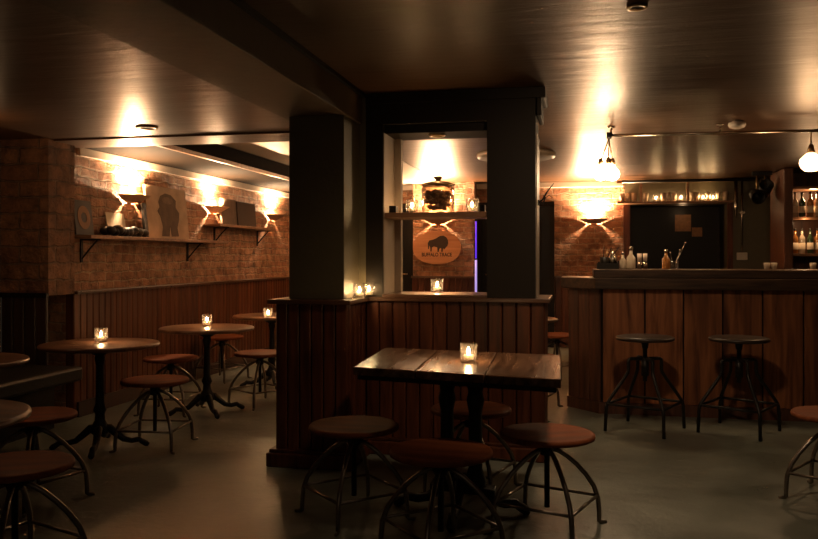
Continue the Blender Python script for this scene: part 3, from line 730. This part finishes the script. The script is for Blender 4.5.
# ------------------------------------------------------------ things on the bar
BZ = 1.169
def bpos(px, Y=6.95): return (x_at(px, Y), Y, BZ)
tr = thing('bar_caddy', 'dark bar caddy of straws and tools at the left end of the bar', 'caddy', bpos(609))
MB().box(-.10, .08, -.06, .06, 0, .012).box(-.10, -.09, -.06, .06, .012, .05).box(.07, .08, -.06, .06, .012, .07).box(-.09, .07, -.06, -.05, .012, .05).box(-.09, .07, .05, .06, .012, .06).build('tray', M_black, tr)
MB().lathe([(0, .013), (.034, .013), (.036, .10), (.03, .10), (.028, .02), (0, .02)], (-.04, 0, 0), 16).build('tin', M_black, tr)
for i in range(6): MB().tube([(-.04+.006*i-.015, 0, .03), (-.07+.03*i, .02*(i % 3-1), .17+.012*(i % 2))], .004, 6).build('straw', M_black if i % 2 else M_brass, tr)
MB().lathe([(0, .013), (.03, .013), (.035, .09), (.02, .12), (.018, .15), (0, .15)], (.03, .01, 0), 16).build('shaker', M_chrome, tr)
def bitters(label, px, s, m, Y=6.95):
    t = thing('bitters_bottle', label, 'bottle', bpos(px, Y))
    MB().lathe([(0, .001), (.028*s, .001), (.030*s, .01), (.030*s, .075*s), (.012*s, .10*s), (.011*s, .125*s), (0, .125*s)], seg=16).build('bottle_body', m, t)
    MB().lathe([(0, .126*s), (.014*s, .126*s), (.014*s, .15*s), (0, .15*s)], seg=12).build('stopper', M_chrome, t)
bitters('slim clear bottle with chrome top right beside the dark bar caddy', 623, .95, M_clearb)
bitters('squat carafe-shaped bottle, widest of the little bottles on the bar', 631, 1.25, M_clearb)
for px, hh, lab in ((639.5, .13, 'narrow pale cylinder on the bar, left of a matching pair'), (645, .13, 'narrow pale cylinder on the bar, right of a matching pair')):
    t = thing('jigger', lab, 'jigger', bpos(px))
    MB().lathe([(0, 0.001), (.018, .001), (.019, .06), (.0, .06)], seg=16).build('lower_cup', M_chrome, t)
    MB().lathe([(0, .064), (.016, .064), (.019, hh), (0, hh)], seg=16).build('upper_cup', M_plaster, t)
    MB().lathe([(0, .0605), (.012, .0605), (.012, .0635), (0, .0635)], seg=12).build('collar', M_black, t)
jg = thing('spoon_jar', 'glass jar holding two long bar spoons, standing mid bar', 'jar', bpos(674))
MB().lathe([(0, .001), (.035, .001), (.038, .07), (.034, .07), (.03, .008), (0, .008)], seg=16).build('glass_body', M_glass, jg)
for dx, dz in ((.09, .22), (.05, .16), (-.03, .14)):
    MB().tube([(0, 0, .012), (dx, .01, dz)], .003, 6).sphere((dx, .01, dz), .008, (1, 1, 1), 8).build('spoon', M_chrome, jg)
bitters('small brown tapered bottle left of the spoon jar on the bar', 666, 1.1, M_amber)
for px, lab in ((767, 'small glass on the bar below the spotlights, the left one'), (774, 'small glass on the bar below the spotlights, the right one'), (813, 'stemless glass on the bar near the right edge')):
    t = thing('small_glass', lab, 'glass', bpos(px))
    MB().lathe([(0, .001), (.02, .001), (.026, .05), (.022, .055), (.018, .008), (0, .008)], seg=16).build('glass_body', M_clearb, t)

# ------------------------------------------------------------ pendants on their pipe
pa = on_z(609, 135.5, 2.26); pb = Vector((x_at(836, 6.80), 6.80, 2.26))
pp = thing('ceiling_pipe', 'long thin metal pipe under the ceiling in front of the bar', 'pipe')
MB().tube([pa, pb], .012).build('pipe', M_chrome, pp)
for k in (0.01, .5, .99):
    q = lerp(pa, pb, k); MB().tube([q, (q.x, q.y, CZ-.001)], .009, 8).lathe([(0, 0), (.03, 0), (.03, .006), (0, .006)], (q.x, q.y, CZ-.008), 16).build('hanger', M_chrome, pp)
MB().lathe([(0, -.02), (.028, -.02), (.028, .02), (0, .02)], tuple(pa), 16, Matrix.Rotation(PI/2, 4, 'Y')).build('end_box', M_iron, pp)
LP = thing('pendant_lamp', 'cluster of three glowing glass bulbs hanging from the left end of the pipe', 'pendant lamp', (pa.x, pa.y, 2.24))
for i, (dx, dy) in enumerate(((-.065, .0), (-.005, -.045), (.03, .03))):
    MB().tube([(0, 0, 0), (dx*.9, dy*.9, -.17)], .0045, 8).build('rod', M_brass, LP)
    MB().lathe([(0, 0), (.012, 0), (.020, -.02), (.022, -.05), (0, -.05)], (dx, dy, -.165), 16).build('socket', M_brass, LP)
    g = [(0, -.051), (.018, -.053), (.022, -.07), (.048, -.10), (.056, -.13), (.048, -.16), (.025, -.178), (0, -.183)]
    MB().lathe(g, (dx, dy, -.165), 20).build('bulb', M_globe, LP)
light('pendant_light', 'POINT', (pa.x-.01, pa.y, 1.945), 34, (1, .63, .34), .09, None)
q = Vector((x_at(811, 6.78), 6.78, 2.25))
RP = thing('pendant_lamp', 'single fluted glass globe lamp hanging at the right edge of the bar', 'pendant lamp', q)
MB().tube([(0, 0, 0), (0, 0, -.11)], .006, 8).build('rod', M_brass, RP)
MB().lathe([(0, -.10), (.016, -.10), (.024, -.13), (.03, -.165), (0, -.165)], seg=20).build('socket', M_brass, RP)
b = bmesh.new(); rr2 = [(.028, -.166), (.05, -.185), (.078, -.215), (.084, -.245), (.07, -.28), (.045, -.305), (.02, -.31)]; rings = []
for r_, z_ in rr2: rings.append([b.verts.new((r_*(1+.05*math.cos(12*2*PI*k/72))*math.cos(2*PI*k/72), r_*(1+.05*math.cos(12*2*PI*k/72))*math.sin(2*PI*k/72), z_)) for k in range(72)])
for A, B in zip(rings, rings[1:]):
    for k in range(72): b.faces.new((A[k], B[k], B[(k+1) % 72], A[(k+1) % 72]))
b.faces.new(rings[-1]); 
for f in b.faces: f.smooth = True
mg = MB(); mg.merge(b); mg.build('glass_globe', M_globe2, RP)
light('pendant_light', 'POINT', (q.x, q.y, 1.90), 9.0, WARM, .09, None)

# ceiling fittings
def ceil_at(px, py, z): v = on_z(px, py, z); return (v.x, v.y, z)
disc_light('downlight', 'small round ceiling downlight on the low left ceiling near its far edge', ceil_at(147, 127, LZ), .075)
disc_light('downlight', 'small round ceiling downlight at the top of the photo right of centre', ceil_at(637, 6, CZ), .045)
disc_light('downlight', 'round downlight under the head of the partition opening', (x_at(437, 5.2), 5.2, 2.075), .055, M_brass)
cr = thing('ceiling_rose', 'wide flat round ceiling disc seen behind the partition post', 'ceiling light', ceil_at(516, 153.5, CZ))
MB().lathe([(0, -.045), (.36, -.055), (.39, -.045), (.40, -.03), (.40, -.001), (0, -.001)], seg=48).build('disc', M_cream, cr)
sd = thing('smoke_detector', 'round cream smoke detector on the ceiling above the bar pipe', 'smoke detector', ceil_at(737, 121, CZ))
MB().lathe([(0, -.001), (.035, -.001), (.035, -.012), (0, -.012)], seg=24).build('mount', M_white, sd)
MB().lathe([(0, -.013), (.062, -.013), (.066, -.03), (.055, -.05), (.025, -.062), (0, -.062)], seg=32).build('body', M_white, sd)

# ------------------------------------------------------------ light
def spot(px, py, z, e, ang=110, size=.04, col=(1, .68, .42)):
    v = ceil_at(px, py, z); return light('downlight_beam', 'SPOT', (v[0], v[1], z-.03), e, col, size, spot=R(ang), blend=1)
spot(147, 127, LZ, 3, 150)
dl = spot(637, 6, CZ, 50, 118, .10)
dl.rotation_euler = Vector((-.15, 2.1, -2.1)).to_track_quat('-Z', 'Y').to_euler()
light('opening_light', 'SPOT', (x_at(437, 5.2), 5.2, 2.05), 3, (1, .65, .36), .04, spot=R(120), blend=1)
light('fill_light', 'POINT', (.9, -1.0, 2.1), 2.5, (1, .78, .55), .3)  # added soft fill behind the camera, no lamp modelled
light('fill_light', 'POINT', (-1.3, -1.2, 2.1), 5, (1, .74, .5), .3)  # second added fill behind the camera, lifts the column front
light('far_fill_light', 'POINT', (-2.7, 8.6, 1.95), 5, (1, .64, .36), .25)  # added uplight with no fixture, brightens the back-left ceiling

w = bpy.data.worlds.new('World'); bpy.context.scene.world = w; w.use_nodes = True
w.node_tree.nodes['Background'].inputs[0].default_value = (.02, .015, .01, 1)
w.node_tree.nodes['Background'].inputs[1].default_value = .3

cam = bpy.data.cameras.new('Camera'); co = bpy.data.objects.new('Camera', cam); C.objects.link(co)
co.location = (0, 0, H); co.rotation_euler = (PI/2, 0, TH)
cam.sensor_width = 36; cam.lens = 36*F/818; cam.shift_y = -(269.5-HY)/818; cam.clip_start = .05
bpy.context.scene.camera = co
v = bpy.context.scene.view_settings
v.view_transform = 'Standard'; v.look = 'None'; v.gamma = 1; v.use_curve_mapping = False; v.exposure = .68
